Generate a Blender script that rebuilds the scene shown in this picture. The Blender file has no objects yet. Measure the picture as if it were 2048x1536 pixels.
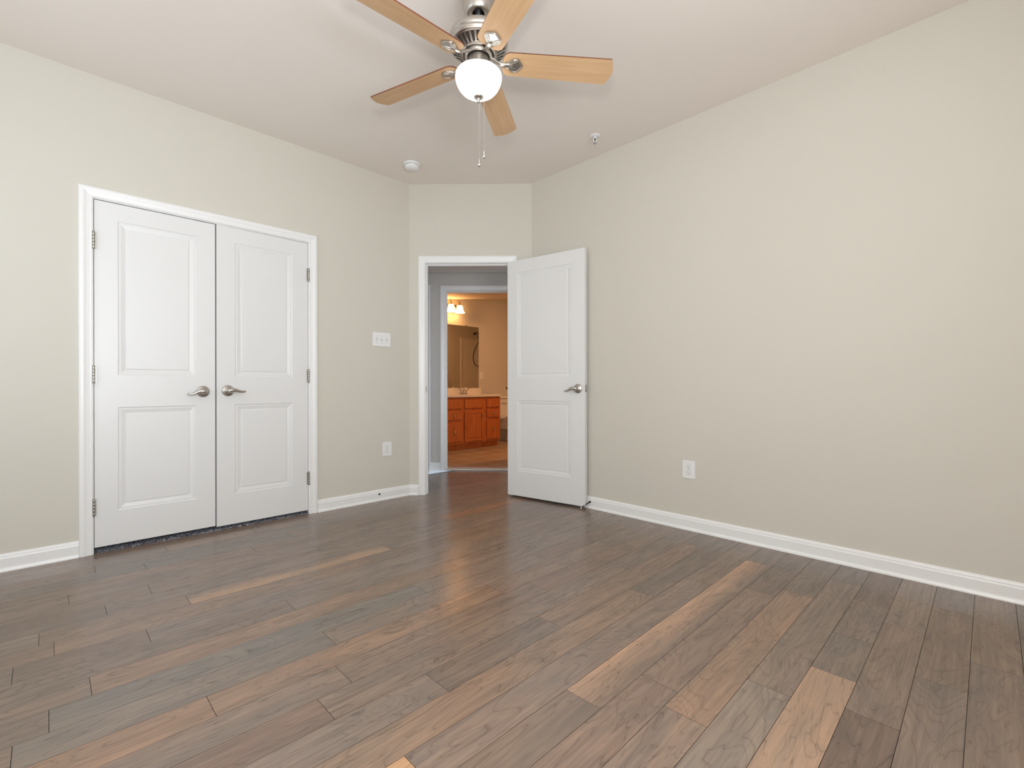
import bpy, bmesh, math, random
from mathutils import Matrix, Vector, noise

random.seed(7)
PI = math.pi
scene = bpy.context.scene
COL = scene.collection


def lin(c):
    out = []
    for v in c[:3]:
        v /= 255.0
        out.append(v / 12.92 if v <= 0.04045 else ((v + 0.055) / 1.055) ** 2.4)
    return (out[0], out[1], out[2], 1.0)


# ------------------------------------------------------------------ camera, world, lights, exposure
CAM_H = 0.95
cam_d = bpy.data.cameras.new('camera')
cam_d.sensor_width = 36.0
cam_d.lens = 943.25 / 2048 * 36.0
cam_d.shift_x = 5.7 / 2048
cam_d.shift_y = 4.4 / 2048
cam_d.clip_start = 0.02
cam = bpy.data.objects.new('camera', cam_d)
COL.objects.link(cam)
TH = math.radians(45.52)
cam.matrix_world = (Matrix.Translation((0, 0, CAM_H)) @ Matrix.Rotation(TH, 4, 'Z')
                    @ Matrix.Rotation(PI / 2, 4, 'X') @ Matrix.Rotation(-0.00132, 4, 'Z'))
scene.camera = cam

world = bpy.data.worlds.new('sky')
scene.world = world
world.use_nodes = True
bg = world.node_tree.nodes['Background']
bg.inputs['Color'].default_value = (0.75, 0.86, 1.0, 1)
bg.inputs['Strength'].default_value = 0.6

vs = scene.view_settings
vs.view_transform = 'Standard'
vs.look = 'None'
vs.exposure = 0.09
vs.gamma = 1.0
vs.use_curve_mapping = False

# room numbers (metres); +Y runs along the closet wall, +X along the long bare wall
AX = -3.560          # face of the closet wall
BY = 3.030           # face of the long bare wall
RX = 1.00            # wall behind the camera, opposite the closet
RY = -1.00           # wall behind the camera, opposite the bare wall
H = 2.720
C0 = Vector((AX, 2.271, 0))   # where the diagonal wall starts
DL = 1.0736          # length of the diagonal wall


def area_light(name, loc, rot, sx, sy, power, color):
    d = bpy.data.lights.new(name, 'AREA')
    d.shape = 'RECTANGLE'
    d.size = sx
    d.size_y = sy
    d.energy = power
    d.color = color
    o = bpy.data.objects.new(name, d)
    o.location = loc
    o.rotation_euler = rot
    COL.objects.link(o)
    return o


# daylight arriving at the two windows behind the camera
area_light('daylight_east', (RX + 0.30, 0.15, 1.55), (0, PI / 2, 0), 1.5, 1.7, 50, (0.84, 0.93, 1.0))
area_light('daylight_south', (-2.30, RY - 0.30, 1.55), (PI / 2, 0, 0), 1.7, 1.5, 15, (0.84, 0.93, 1.0))
# uplights added outside the same windows to brighten the ceiling, as ground bounce
area_light('uplight_fill_east', (RX + 0.45, 0.15, 0.75), (0, PI / 2 + 0.90, 0), 0.8, 1.7, 100, (0.90, 0.95, 1.0))
area_light('uplight_fill_south', (-2.30, RY - 0.45, 0.75), (PI / 2 + 0.75, 0, 0), 1.7, 0.8, 4, (0.93, 0.96, 1.0))
# cool fill light added to brighten the little hall from its hidden right-hand side
area_light('hall_fill', (-2.95, 4.10, 1.00), (PI / 2 - 0.25, 0, math.radians(135)), 0.7, 1.4, 2.2, (0.84, 0.92, 1.0)).data.spread = 1.7
# warm fill light added to even out the bathroom, unseen right of the doorway
area_light('bathroom_fill', (-4.25, 5.15, 2.55), (0, 0, 0), 0.4, 0.4, 22, (1.0, 0.50, 0.22))
# the photographer's flash, just above the camera (its shadows show on the ceiling)
fl = bpy.data.lights.new('camera_flash', 'POINT')
fl.energy = 58
fl.color = (1.0, 0.98, 0.96)
fl.shadow_soft_size = 0.07
flo = bpy.data.objects.new('camera_flash', fl)
flo.location = (0.0, 0.0, CAM_H + 0.30)
COL.objects.link(flo)


# ------------------------------------------------------------------ materials
def mat(name, color, rough=0.5, metal=0.0, noise_scale=0, noise_amt=0.0, bump=0.0, bump_scale=200.0,
        coat=0.0, coat_rough=0.1, emit=None, emit_strength=0.0, spec=0.5, aniso=0.0):
    m = bpy.data.materials.new(name)
    m.use_nodes = True
    nt = m.node_tree
    b = nt.nodes['Principled BSDF']
    b.inputs['Base Color'].default_value = color
    b.inputs['Roughness'].default_value = rough
    b.inputs['Metallic'].default_value = metal
    b.inputs['Specular IOR Level'].default_value = spec
    if coat:
        b.inputs['Coat Weight'].default_value = coat
        b.inputs['Coat Roughness'].default_value = coat_rough
    if emit:
        b.inputs['Emission Color'].default_value = emit
        b.inputs['Emission Strength'].default_value = emit_strength
    if noise_amt or bump:
        tc = nt.nodes.new('ShaderNodeTexCoord')
    if noise_amt:
        n = nt.nodes.new('ShaderNodeTexNoise')
        n.inputs['Scale'].default_value = noise_scale
        n.inputs['Detail'].default_value = 4
        nt.links.new(tc.outputs['Object'], n.inputs['Vector'])
        mx = nt.nodes.new('ShaderNodeMix')
        mx.data_type = 'RGBA'
        mx.inputs['A'].default_value = tuple(c * (1 - noise_amt) for c in color[:3]) + (1,)
        mx.inputs['B'].default_value = tuple(min(1, c * (1 + noise_amt)) for c in color[:3]) + (1,)
        nt.links.new(n.outputs['Fac'], mx.inputs['Factor'])
        nt.links.new(mx.outputs['Result'], b.inputs['Base Color'])
    if bump:
        n2 = nt.nodes.new('ShaderNodeTexNoise')
        n2.inputs['Scale'].default_value = bump_scale
        n2.inputs['Detail'].default_value = 3
        nt.links.new(tc.outputs['Object'], n2.inputs['Vector'])
        bp = nt.nodes.new('ShaderNodeBump')
        bp.inputs['Strength'].default_value = bump
        bp.inputs['Distance'].default_value = 0.002
        nt.links.new(n2.outputs['Fac'], bp.inputs['Height'])
        nt.links.new(bp.outputs['Normal'], b.inputs['Normal'])
    return m


def wood_mat(name, dark, light, scale=(3, 40, 40), rough=0.4, coat=0.0, ring=6.0):
    m = bpy.data.materials.new(name)
    m.use_nodes = True
    nt = m.node_tree
    b = nt.nodes['Principled BSDF']
    b.inputs['Roughness'].default_value = rough
    if coat:
        b.inputs['Coat Weight'].default_value = coat
        b.inputs['Coat Roughness'].default_value = 0.15
    tc = nt.nodes.new('ShaderNodeTexCoord')
    mp = nt.nodes.new('ShaderNodeMapping')
    mp.inputs['Scale'].default_value = scale
    nt.links.new(tc.outputs['Object'], mp.inputs['Vector'])
    n = nt.nodes.new('ShaderNodeTexNoise')
    n.inputs['Scale'].default_value = 1.6
    n.inputs['Detail'].default_value = 6
    n.inputs['Distortion'].default_value = 0.6
    nt.links.new(mp.outputs['Vector'], n.inputs['Vector'])
    cr = nt.nodes.new('ShaderNodeValToRGB')
    cr.color_ramp.elements[0].position = 0.32
    cr.color_ramp.elements[0].color = dark
    cr.color_ramp.elements[1].position = 0.68
    cr.color_ramp.elements[1].color = light
    nt.links.new(n.outputs['Fac'], cr.inputs['Fac'])
    nt.links.new(cr.outputs['Color'], b.inputs['Base Color'])
    return m


M = {}
M['wall'] = mat('wall_paint', (0.625, 0.598, 0.535, 1), 0.75, noise_scale=1.3, noise_amt=0.012, bump=0.06, bump_scale=260, spec=0.3)
M['ceiling'] = mat('ceiling_paint', (0.820, 0.762, 0.710, 1), 0.85, noise_scale=1.0, noise_amt=0.012, bump=0.05, bump_scale=220, spec=0.2)
M['hall'] = mat('hall_paint', (0.60, 0.58, 0.555, 1), 0.75, noise_scale=1.5, noise_amt=0.01, spec=0.3)
M['white'] = mat('white_trim_paint', (0.82, 0.82, 0.82, 1), 0.32, noise_scale=2.0, noise_amt=0.008)
M['door'] = mat('white_door_paint', (0.745, 0.745, 0.745, 1), 0.38, noise_scale=2.2, noise_amt=0.008, bump=0.03, bump_scale=120)
M['nickel'] = mat('brushed_nickel', (0.56, 0.53, 0.49, 1), 0.33, 1.0, noise_scale=60, noise_amt=0.06)
M['nickel_dark'] = mat('shadowed_vent_metal', (0.055, 0.048, 0.042, 1), 0.5, 0.6)
M['hinge'] = mat('satin_nickel_hinge', (0.40, 0.38, 0.34, 1), 0.38, 1.0)
M['chrome'] = mat('chrome', (0.72, 0.71, 0.69, 1), 0.12, 1.0)
M['plastic'] = mat('white_plastic', (0.80, 0.80, 0.80, 1), 0.35)
M['slot'] = mat('dark_slot', (0.03, 0.028, 0.025, 1), 0.6)
M['grey_slot'] = mat('grey_plastic', (0.42, 0.42, 0.42, 1), 0.5)
M['black'] = mat('black_metal', (0.03, 0.03, 0.035, 1), 0.4, 0.7)
M['blade'] = wood_mat('maple_fan_blade', lin((198, 160, 120)), lin((212, 176, 136)), (2.0, 30, 30), 0.45)
M['blade_edge'] = wood_mat('mahogany_blade_edge', lin((92, 46, 28)), lin((122, 64, 42)), (3, 30, 30), 0.5)
M['bowl'] = mat('lit_frosted_glass', (0.35, 0.35, 0.34, 1), 0.3, emit=(1.0, 0.97, 0.93, 1), emit_strength=2.5)
M['shade'] = mat('lit_glass_shade', (0.9, 0.85, 0.75, 1), 0.4, emit=(1.0, 0.48, 0.16, 1), emit_strength=10.5)
M['cherry'] = wood_mat('cherry_cabinet_wood', lin((180, 98, 46)), lin((206, 120, 62)), (22, 22, 2.5), 0.38, coat=0.3)
M['counter'] = mat('cream_cultured_marble', (0.80, 0.74, 0.64, 1), 0.2, noise_scale=6, noise_amt=0.04)
M['porcelain'] = mat('white_porcelain', (0.80, 0.79, 0.77, 1), 0.12)
M['mirror'] = mat('mirror_silver', (0.86, 0.86, 0.86, 1), 0.015, 1.0)
M['brass'] = mat('antique_brass', (0.48, 0.30, 0.14, 1), 0.28, 1.0)
M['marble'] = mat('grey_marble_threshold', (0.62, 0.60, 0.57, 1), 0.3, noise_scale=9, noise_amt=0.06)
M['surround'] = mat('shower_surround_acrylic', (0.80, 0.78, 0.74, 1), 0.25)
M['tape'] = mat('doorstop_rubber', (0.75, 0.75, 0.73, 1), 0.6)
M['fascia'] = mat('exterior_siding', (0.5, 0.5, 0.5, 1), 0.8)


def carpet_material():
    m = bpy.data.materials.new('speckled_navy_carpet')
    m.use_nodes = True
    nt = m.node_tree
    b = nt.nodes['Principled BSDF']
    b.inputs['Roughness'].default_value = 0.95
    b.inputs['Specular IOR Level'].default_value = 0.1
    tc = nt.nodes.new('ShaderNodeTexCoord')
    n = nt.nodes.new('ShaderNodeTexNoise')
    n.inputs['Scale'].default_value = 260
    n.inputs['Detail'].default_value = 2
    nt.links.new(tc.outputs['Object'], n.inputs['Vector'])
    cr = nt.nodes.new('ShaderNodeValToRGB')
    cr.color_ramp.elements[0].position = 0.40
    cr.color_ramp.elements[0].color = (0.022, 0.024, 0.034, 1)
    cr.color_ramp.elements[1].position = 0.62
    cr.color_ramp.elements[1].color = (0.55, 0.56, 0.60, 1)
    e = cr.color_ramp.elements.new(0.53)
    e.color = (0.10, 0.105, 0.13, 1)
    nt.links.new(n.outputs['Fac'], cr.inputs['Fac'])
    nt.links.new(cr.outputs['Color'], b.inputs['Base Color'])
    return m


def tile_material():
    m = bpy.data.materials.new('warm_beige_floor_tile')
    m.use_nodes = True
    nt = m.node_tree
    b = nt.nodes['Principled BSDF']
    b.inputs['Roughness'].default_value = 0.35
    tc = nt.nodes.new('ShaderNodeTexCoord')
    br = nt.nodes.new('ShaderNodeTexBrick')
    br.offset = 0.0
    br.inputs['Scale'].default_value = 1.0
    br.inputs['Brick Width'].default_value = 0.32
    br.inputs['Row Height'].default_value = 0.32
    br.inputs['Mortar Size'].default_value = 0.008
    br.inputs['Color1'].default_value = (0.46, 0.34, 0.23, 1)
    br.inputs['Color2'].default_value = (0.50, 0.37, 0.25, 1)
    br.inputs['Mortar'].default_value = (0.85, 0.74, 0.60, 1)
    nt.links.new(tc.outputs['Object'], br.inputs['Vector'])
    n = nt.nodes.new('ShaderNodeTexNoise')
    n.inputs['Scale'].default_value = 12
    nt.links.new(tc.outputs['Object'], n.inputs['Vector'])
    mx = nt.nodes.new('ShaderNodeMix')
    mx.data_type = 'RGBA'
    mx.blend_type = 'MULTIPLY'
    mx.inputs['Factor'].default_value = 0.35
    nt.links.new(br.outputs['Color'], mx.inputs['A'])
    nt.links.new(n.outputs['Fac'], mx.inputs['B'])
    nt.links.new(mx.outputs['Result'], b.inputs['Base Color'])
    return m


def plank_material():
    """satin grey-brown walnut strip: board tone from a per-board attribute, grain from stretched noise"""
    m = bpy.data.materials.new('grey_walnut_planks')
    m.use_nodes = True
    nt = m.node_tree
    L = nt.links.new
    N = nt.nodes.new
    b = nt.nodes['Principled BSDF']
    at = N('ShaderNodeAttribute')
    at.attribute_name = 'board_tone'
    sd = N('ShaderNodeAttribute')
    sd.attribute_name = 'board_seed'
    tc = N('ShaderNodeTexCoord')
    mul = N('ShaderNodeVectorMath')
    mul.operation = 'SCALE'
    mul.inputs['Scale'].default_value = 37.0
    L(sd.outputs['Vector'], mul.inputs[0])
    add = N('ShaderNodeVectorMath')
    add.operation = 'ADD'
    L(tc.outputs['Object'], add.inputs[0])
    L(mul.outputs['Vector'], add.inputs[1])

    def noise_n(scale_xyz, scale, detail, dist=0.0, rough=0.55):
        mp = N('ShaderNodeMapping')
        mp.inputs['Scale'].default_value = scale_xyz
        L(add.outputs['Vector'], mp.inputs['Vector'])
        n = N('ShaderNodeTexNoise')
        n.inputs['Scale'].default_value = scale
        n.inputs['Detail'].default_value = detail
        n.inputs['Distortion'].default_value = dist
        n.inputs['Roughness'].default_value = rough
        L(mp.outputs['Vector'], n.inputs['Vector'])
        return n

    def math_n(op, a, bb=None, clamp=False):
        k = N('ShaderNodeMath')
        k.operation = op
        k.use_clamp = clamp
        for i, v in enumerate((a, bb)):
            if v is None:
                continue
            if isinstance(v, (int, float)):
                k.inputs[i].default_value = v
            else:
                L(v, k.inputs[i])
        return k.outputs[0]

    # growth rings: contour lines of a broad stretched noise
    n1 = noise_n((9.0, 1.9, 1.0), 1.0, 3.0, 0.9, 0.42)
    ph = math_n('MULTIPLY', n1.outputs['Fac'], 13.0)
    fr = math_n('FRACT', ph)
    cr = N('ShaderNodeValToRGB')
    el = cr.color_ramp.elements
    el[0].position = 0.0
    el[0].color = (0.55, 0.55, 0.55, 1)
    el[1].position = 1.0
    el[1].color = (0.82, 0.82, 0.82, 1)
    e = el.new(0.07)
    e.color = (0.88, 0.88, 0.88, 1)
    e = el.new(0.35)
    e.color = (1, 1, 1, 1)
    e = el.new(0.93)
    e.color = (0.95, 0.95, 0.95, 1)
    L(fr, cr.inputs['Fac'])
    # fine straight grain and pores
    n2 = noise_n((95.0, 3.2, 1.0), 1.0, 4.0, 0.2, 0.6)
    g2 = N('ShaderNodeMapRange')
    g2.inputs['From Min'].default_value = 0.30
    g2.inputs['From Max'].default_value = 0.72
    g2.inputs['To Min'].default_value = 0.80
    g2.inputs['To Max'].default_value = 1.14
    L(n2.outputs['Fac'], g2.inputs['Value'])
    # cloudy warm / cool figure inside a board
    n3 = noise_n((9.0, 2.2, 1.0), 1.0, 4.0, 1.2, 0.6)
    cl = N('ShaderNodeValToRGB')
    cl.color_ramp.elements[0].position = 0.34
    cl.color_ramp.elements[0].color = (0.885, 0.88, 0.885, 1)
    cl.color_ramp.elements[1].position = 0.68
    cl.color_ramp.elements[1].color = (1.20, 1.09, 1.02, 1)
    L(n3.outputs['Fac'], cl.inputs['Fac'])

    def mulc(a, c, f=1.0):
        k = N('ShaderNodeMix')
        k.data_type = 'RGBA'
        k.blend_type = 'MULTIPLY'
        k.inputs['Factor'].default_value = f
        L(a, k.inputs['A'])
        L(c, k.inputs['B'])
        return k.outputs['Result']

    c = mulc(at.outputs['Color'], cl.outputs['Color'])
    c = mulc(c, cr.outputs['Color'], 0.95)
    c = mulc(c, g2.outputs['Result'])
    L(c, b.inputs['Base Color'])
    b.inputs['Roughness'].default_value = 0.34
    b.inputs['Specular IOR Level'].default_value = 0.5
    rr = N('ShaderNodeMapRange')
    rr.inputs['To Min'].default_value = 0.19
    rr.inputs['To Max'].default_value = 0.29
    L(n2.outputs['Fac'], rr.inputs['Value'])
    L(rr.outputs['Result'], b.inputs['Roughness'])
    bp = N('ShaderNodeBump')
    bp.inputs['Strength'].default_value = 0.05
    bp.inputs['Distance'].default_value = 0.002
    L(n2.outputs['Fac'], bp.inputs['Height'])
    L(bp.outputs['Normal'], b.inputs['Normal'])
    return m


M['carpet'] = carpet_material()
M['tile'] = tile_material()
M['plank'] = plank_material()


# ------------------------------------------------------------------ mesh helpers
class MB:
    """collects geometry; build() links it as one mesh object"""

    def __init__(self):
        self.bm = bmesh.new()

    def box(self, x0, x1, y0, y1, z0, z1, bevel=0.0, seg=2, mi=0):
        vs_ = [self.bm.verts.new((x, y, z)) for x in (x0, x1) for y in (y0, y1) for z in (z0, z1)]
        idx = ((0, 1, 3, 2), (4, 6, 7, 5), (0, 4, 5, 1), (2, 3, 7, 6), (0, 2, 6, 4), (1, 5, 7, 3))
        fs = [self.bm.faces.new([vs_[i] for i in f]) for f in idx]
        for f in fs:
            f.material_index = mi
        if bevel:
            es = list({e for f in fs for e in f.edges})
            r = bmesh.ops.bevel(self.bm, geom=es, offset=bevel, segments=seg, profile=0.5, affect='EDGES')
            for f in r['faces']:
                f.material_index = mi
        return self

    def quad(self, a, b, c, d, mi=0, smooth=False):
        f = self.bm.faces.new([self.bm.verts.new(p) for p in (a, b, c, d)])
        f.material_index = mi
        f.smooth = smooth
        return f

    def lathe(self, prof, seg=32, mat_=None, mi=0, caps=True, smooth=True):
        """prof: list of (radius, z); revolve about z, then transform by mat_"""
        mat_ = mat_ or Matrix()
        rings = []
        for r, z in prof:
            if r < 1e-6:
                rings.append([self.bm.verts.new(mat_ @ Vector((0, 0, z)))])
            else:
                rings.append([self.bm.verts.new(mat_ @ Vector((r * math.cos(2 * PI * i / seg), r * math.sin(2 * PI * i / seg), z)))
                              for i in range(seg)])
        for a, b in zip(rings[:-1], rings[1:]):
            for i in range(seg):
                j = (i + 1) % seg
                if len(a) == 1 and len(b) == 1:
                    continue
                if len(a) == 1:
                    f = self.bm.faces.new((a[0], b[i], b[j]))
                elif len(b) == 1:
                    f = self.bm.faces.new((a[i], a[j], b[0]))
                else:
                    f = self.bm.faces.new((a[i], a[j], b[j], b[i]))
                f.smooth = smooth
                f.material_index = mi
        if caps:
            for rg in (rings[0], rings[-1]):
                if len(rg) > 2:
                    f = self.bm.faces.new(rg)
                    f.material_index = mi
        return self

    def tube(self, pts, radii, seg=10, mi=0, flat=1.0, closed=False):
        """sweep a circle along pts; radii scalar or list; flat squeezes the second axis"""
        pts = [Vector(p) for p in pts]
        n = len(pts)
        if not hasattr(radii, '__len__'):
            radii = [radii] * n
        t0 = (pts[1] - pts[0]).normalized()
        up = Vector((0, 0, 1)) if abs(t0.z) < 0.9 else Vector((1, 0, 0))
        u = t0.cross(up).normalized()
        rings = []
        for i in range(n):
            if i == 0:
                t = pts[1] - pts[0]
            elif i == n - 1:
                t = pts[-1] - pts[-2]
            else:
                t = pts[i + 1] - pts[i - 1]
            t.normalize()
            u = (u - t * u.dot(t)).normalized()
            v = t.cross(u)
            rings.append([self.bm.verts.new(pts[i] + u * (radii[i] * math.cos(2 * PI * k / seg)) + v * (radii[i] * flat * math.sin(2 * PI * k / seg)))
                          for k in range(seg)])
        for a, b in zip(rings[:-1], rings[1:]):
            for k in range(seg):
                j = (k + 1) % seg
                f = self.bm.faces.new((a[k], a[j], b[j], b[k]))
                f.smooth = True
                f.material_index = mi
        for rg in (rings[0], rings[-1]):
            f = self.bm.faces.new(rg)
            f.material_index = mi
        return self

    def prism(self, poly, z0, z1, mat_=None, mi_side=0, mi_top=0, mi_bot=0):
        """extrude a 2-D polygon (x, y) from z0 to z1"""
        mat_ = mat_ or Matrix()
        lo = [self.bm.verts.new(mat_ @ Vector((x, y, z0))) for x, y in poly]
        hi = [self.bm.verts.new(mat_ @ Vector((x, y, z1))) for x, y in poly]
        n = len(poly)
        f = self.bm.faces.new(lo[::-1])
        f.material_index = mi_bot
        f = self.bm.faces.new(hi)
        f.material_index = mi_top
        for i in range(n):
            j = (i + 1) % n
            f = self.bm.faces.new((lo[i], lo[j], hi[j], hi[i]))
            f.material_index = mi_side
        return self

    def strip(self, rows, mi=0, smooth=False, close=False):
        """skin between successive lists of points"""
        vr = [[self.bm.verts.new(p) for p in r] for r in rows]
        for a, b in zip(vr[:-1], vr[1:]):
            m = len(a)
            for i in range(m if close else m - 1):
                j = (i + 1) % m
                f = self.bm.faces.new((a[i], a[j], b[j], b[i]))
                f.smooth = smooth
                f.material_index = mi
        return vr

    def build(self, name, mats, parent=None, matrix=None, normals=True):
        if normals:
            bmesh.ops.recalc_face_normals(self.bm, faces=self.bm.faces[:])
        me = bpy.data.meshes.new(name)
        self.bm.to_mesh(me)
        self.bm.free()
        if not isinstance(mats, (list, tuple)):
            mats = [mats]
        for m in mats:
            me.materials.append(m)
        o = bpy.data.objects.new(name, me)
        COL.objects.link(o)
        if parent is not None:
            o.parent = parent
        if matrix is not None:
            if parent is None:
                o.matrix_world = matrix
            else:
                o.matrix_local = matrix
        return o


def tag(o, label=None, cat=None, group=None, kind=None):
    if label:
        o['label'] = label
    if cat:
        o['category'] = cat
    if group:
        o['group'] = group
    if kind:
        o['kind'] = kind
    return o


def empty(name, matrix, label, cat, group=None, kind=None):
    o = bpy.data.objects.new(name, None)
    o.empty_display_size = 0.05
    COL.objects.link(o)
    o.matrix_world = matrix
    return tag(o, label, cat, group, kind)


def dup(o, parent=None):
    c = o.copy()
    COL.objects.link(c)
    if parent is not None:
        c.parent = parent
    for ch in list(o.children):
        dup(ch, c)
    return c


def frame(loc, deg):
    return Matrix.Translation(loc) @ Matrix.Rotation(math.radians(deg), 4, 'Z')


# wall frames: local x runs along the wall to the viewer's right, local y runs INTO the wall, z up
F_LEFT = frame((AX, 0, 0), 90)
F_RIGHT = frame((0, BY, 0), 0)
F_DIAG = frame(C0, 45)
F_EAST = frame((RX, 0, 0), -90)     # local x = -Y
F_SOUTH = frame((0, RY, 0), 180)    # local x = -X
WT = 0.115


# ------------------------------------------------------------------ floor boards
def build_floor():
    bw = 0.126
    x_off = -0.677
    joints = {-22: [0.502, 0.973], -21: [0.18, 1.9], -20: [0.373, 1.115], -19: [0.863, 2.4], -18: [0.071, 1.55, 2.75],
              -17: [1.14, 2.03, 3.5], -16: [0.181, 1.72], -15: [-0.02, 0.451, 1.433], -14: [0.02, 1.26, 2.2],
              -13: [-0.08, 0.278, 1.85], -12: [0.757, 2.348], -11: [0.1, 1.55], -10: [0.005, 1.25], -9: [0.762, 1.95],
              -8: [0.35, 1.50, 2.4], -7: [0.7, 1.664], -6: [0.587, 2.15], -5: [0.894, 1.446, 2.75], -4: [0.40, 1.95],
              -3: [0.656, 2.257], -2: [1.162, 2.721], -1: [1.396, 2.35], 0: [1.31, 2.449], 1: [1.62, 2.75],
              2: [1.15, 1.85, 2.168, 2.561], 3: [1.675, 2.4], 4: [1.5, 2.027, 2.724], 5: [1.3, 2.269]}
    # boards that get a set colour: (row, a y inside the board) -> colour
    tone = {(-2, 2.0): ((186, 152, 126), (116, 102, 93)), (-2, 0.9): (120, 106, 95), (2, 1.5): (160, 135, 114), (2, 2.0): (116, 105, 95),
            (2, 2.35): (124, 108, 97), (2, 2.65): (106, 89, 78), (3, 1.3): (98, 80, 69), (3, 2.0): (124, 106, 93),
            (1, 1.3): (136, 126, 116), (1, 2.2): (126, 112, 100), (0, 2.0): (152, 123, 100), (0, 1.0): (140, 120, 106),
            (-1, 1.0): (130, 110, 98), (-1, 2.0): (134, 113, 99), (4, 1.7): (116, 102, 92), (4, 2.4): (124, 104, 88),
            (5, 2.0): (118, 102, 90), (5, 2.6): (124, 104, 87), (6, 2.6): (104, 92, 82),
            (-15, 0.9): ((122, 110, 100), (176, 146, 118)), (-14, 0.6): (140, 119, 102), (-3, 0.3): (188, 151, 116),
            (-3, 1.5): (134, 118, 107), (-5, 1.2): (116, 106, 97), (-5, 2.0): (140, 117, 100), (-4, 1.2): (146, 122, 102),
            (-17, 2.6): (150, 112, 90), (-9, 0.3): (122, 117, 110), (-10, 0.7): (118, 118, 113), (-9, 1.3): (132, 120, 110),
            (-11, 0.8): (148, 122, 101), (-8, 0.9): (148, 121, 100), (-8, 0.1): (152, 122, 98), (-20, 0.1): (116, 113, 107),
            (-20, 0.7): (114, 113, 108), (-21, 1.0): (116, 111, 105), (-19, 1.5): (124, 108, 96), (-13, 0.1): (116, 103, 94),
            (-13, 1.0): (128, 118, 110), (-12, 0.2): (124, 111, 99), (-12, 1.6): (126, 116, 107), (-6, 1.3): (130, 115, 103),
            (-7, 1.1): (132, 114, 101), (-7, 2.2): (126, 105, 92), (-6, 0.1): (120, 100, 89), (-10, 1.6): (124, 116, 108),
            (-16, 0.9): (130, 117, 106), (-18, 0.8): (124, 112, 102), (-1, 2.6): (116, 100, 90), (0, 2.7): (110, 100, 91)}
    pal = [(128, 113, 101), (122, 109, 99), (134, 117, 103), (126, 115, 106), (138, 119, 104), (120, 108, 98), (131, 113, 100)]
    rnd = random.Random(3)
    bm = bmesh.new()
    lt = bm.loops.layers.float_color.new('board_tone')
    ls = bm.loops.layers.float_color.new('board_seed')
    y_lo, y_hi = -1.3, 4.1

    def put(f, col, seed):
        for lp in f.loops:
            lp[lt] = col
            lp[ls] = seed

    for row in range(-28, 15):
        xa = x_off + row * bw
        xb = xa + bw
        ys = sorted(joints.get(row, []))
        # carry the pattern on beyond the joints that show
        if not ys:
            ys = [rnd.uniform(-0.6, 0.4)]
        a = ys[0]
        while a - 0.95 > y_lo:
            a -= rnd.uniform(0.75, 1.25)
            ys.insert(0, a)
        a = ys[-1]
        while a + 0.7 < y_hi:
            a += rnd.uniform(0.8, 1.4)
            ys.append(a)
        ys = [y_lo] + [y for y in ys if y_lo + 0.1 < y < y_hi - 0.1] + [y_hi]
        for ya, yb in zip(ys[:-1], ys[1:]):
            c = None
            for (r, yy), cc in tone.items():
                if r == row and ya < yy < yb:
                    c = cc
            if c is None:
                c = rnd.choice(pal)
                k = rnd.uniform(0.95, 1.05)
                c = tuple(v * k for v in c)
            pair = c if isinstance(c[0], tuple) else (c, c)
            cols = []
            for q in pair:
                k = 0.9 if sum(q) > 395 else 0.55
                cols.append(lin(tuple(m_ + k * (v - m_) for v, m_ in zip(q, (126, 113, 103)))))
            col, col2 = cols
            seed = (rnd.random(), rnd.random(), rnd.random(), 1)
            g = 0.0004
            e = 0.0003
            top = [bm.verts.new(p) for p in ((xa + g + e, ya + g + e, 0), (xb - g - e, ya + g + e, 0), (xb - g - e, yb - g - e, 0), (xa + g + e, yb - g - e, 0))]
            low = [bm.verts.new(p) for p in ((xa + g, ya + g, -0.0010), (xb - g, ya + g, -0.0010), (xb - g, yb - g, -0.0010), (xa + g, yb - g, -0.0010))]
            bot = [bm.verts.new((v.co.x, v.co.y, -0.012)) for v in low]
            f = bm.faces.new(top)
            put(f, col, seed)
            for lp in f.loops:
                if lp.vert.co.x > (xa + xb) / 2:
                    lp[lt] = col2
            for i in range(4):
                j = (i + 1) % 4
                put(bm.faces.new((low[i], low[j], top[j], top[i])), tuple(v * 0.25 for v in col[:3]) + (1,), seed)
                put(bm.faces.new((bot[i], bot[j], low[j], low[i])), (0.02, 0.016, 0.013, 1), seed)
    f = bm.faces.new([bm.verts.new(p) for p in ((-4.3, y_lo, -0.012), (1.3, y_lo, -0.012), (1.3, y_hi, -0.012), (-4.3, y_hi, -0.012))])
    put(f, (0.02, 0.016, 0.013, 1), (0, 0, 0, 1))
    me = bpy.data.meshes.new('floor')
    bm.to_mesh(me)
    bm.free()
    me.materials.append(M['plank'])
    o = bpy.data.objects.new('floor', me)
    COL.objects.link(o)
    return tag(o, 'grey-brown wooden plank floor of the bedroom', 'floor', kind='structure')


build_floor()

# ------------------------------------------------------------------ room shell
# closet opening on the closet wall, doorway on the diagonal wall, doorway to the bathroom (clear width between jambs, clear height)
CL0, CL1, CLZ = 0.1925, 1.3975, 2.0195
BD0, BD1, BDZ = 0.1435, 0.8815, 2.0260
JT = 0.018


def wall_with_opening(name, fr, xa, xb, oa, ob, oz, top, thick, m, label):
    w = MB()
    if oa is None:
        w.box(xa, xb, 0, thick, 0, top)
    else:
        w.box(xa, oa, 0, thick, 0, top)
        w.box(ob, xb, 0, thick, 0, top)
        w.box(oa, ob, 0, thick, oz, top)
    o = w.build(name, m, matrix=fr)
    return tag(o, label, 'wall', kind='structure')


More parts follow.
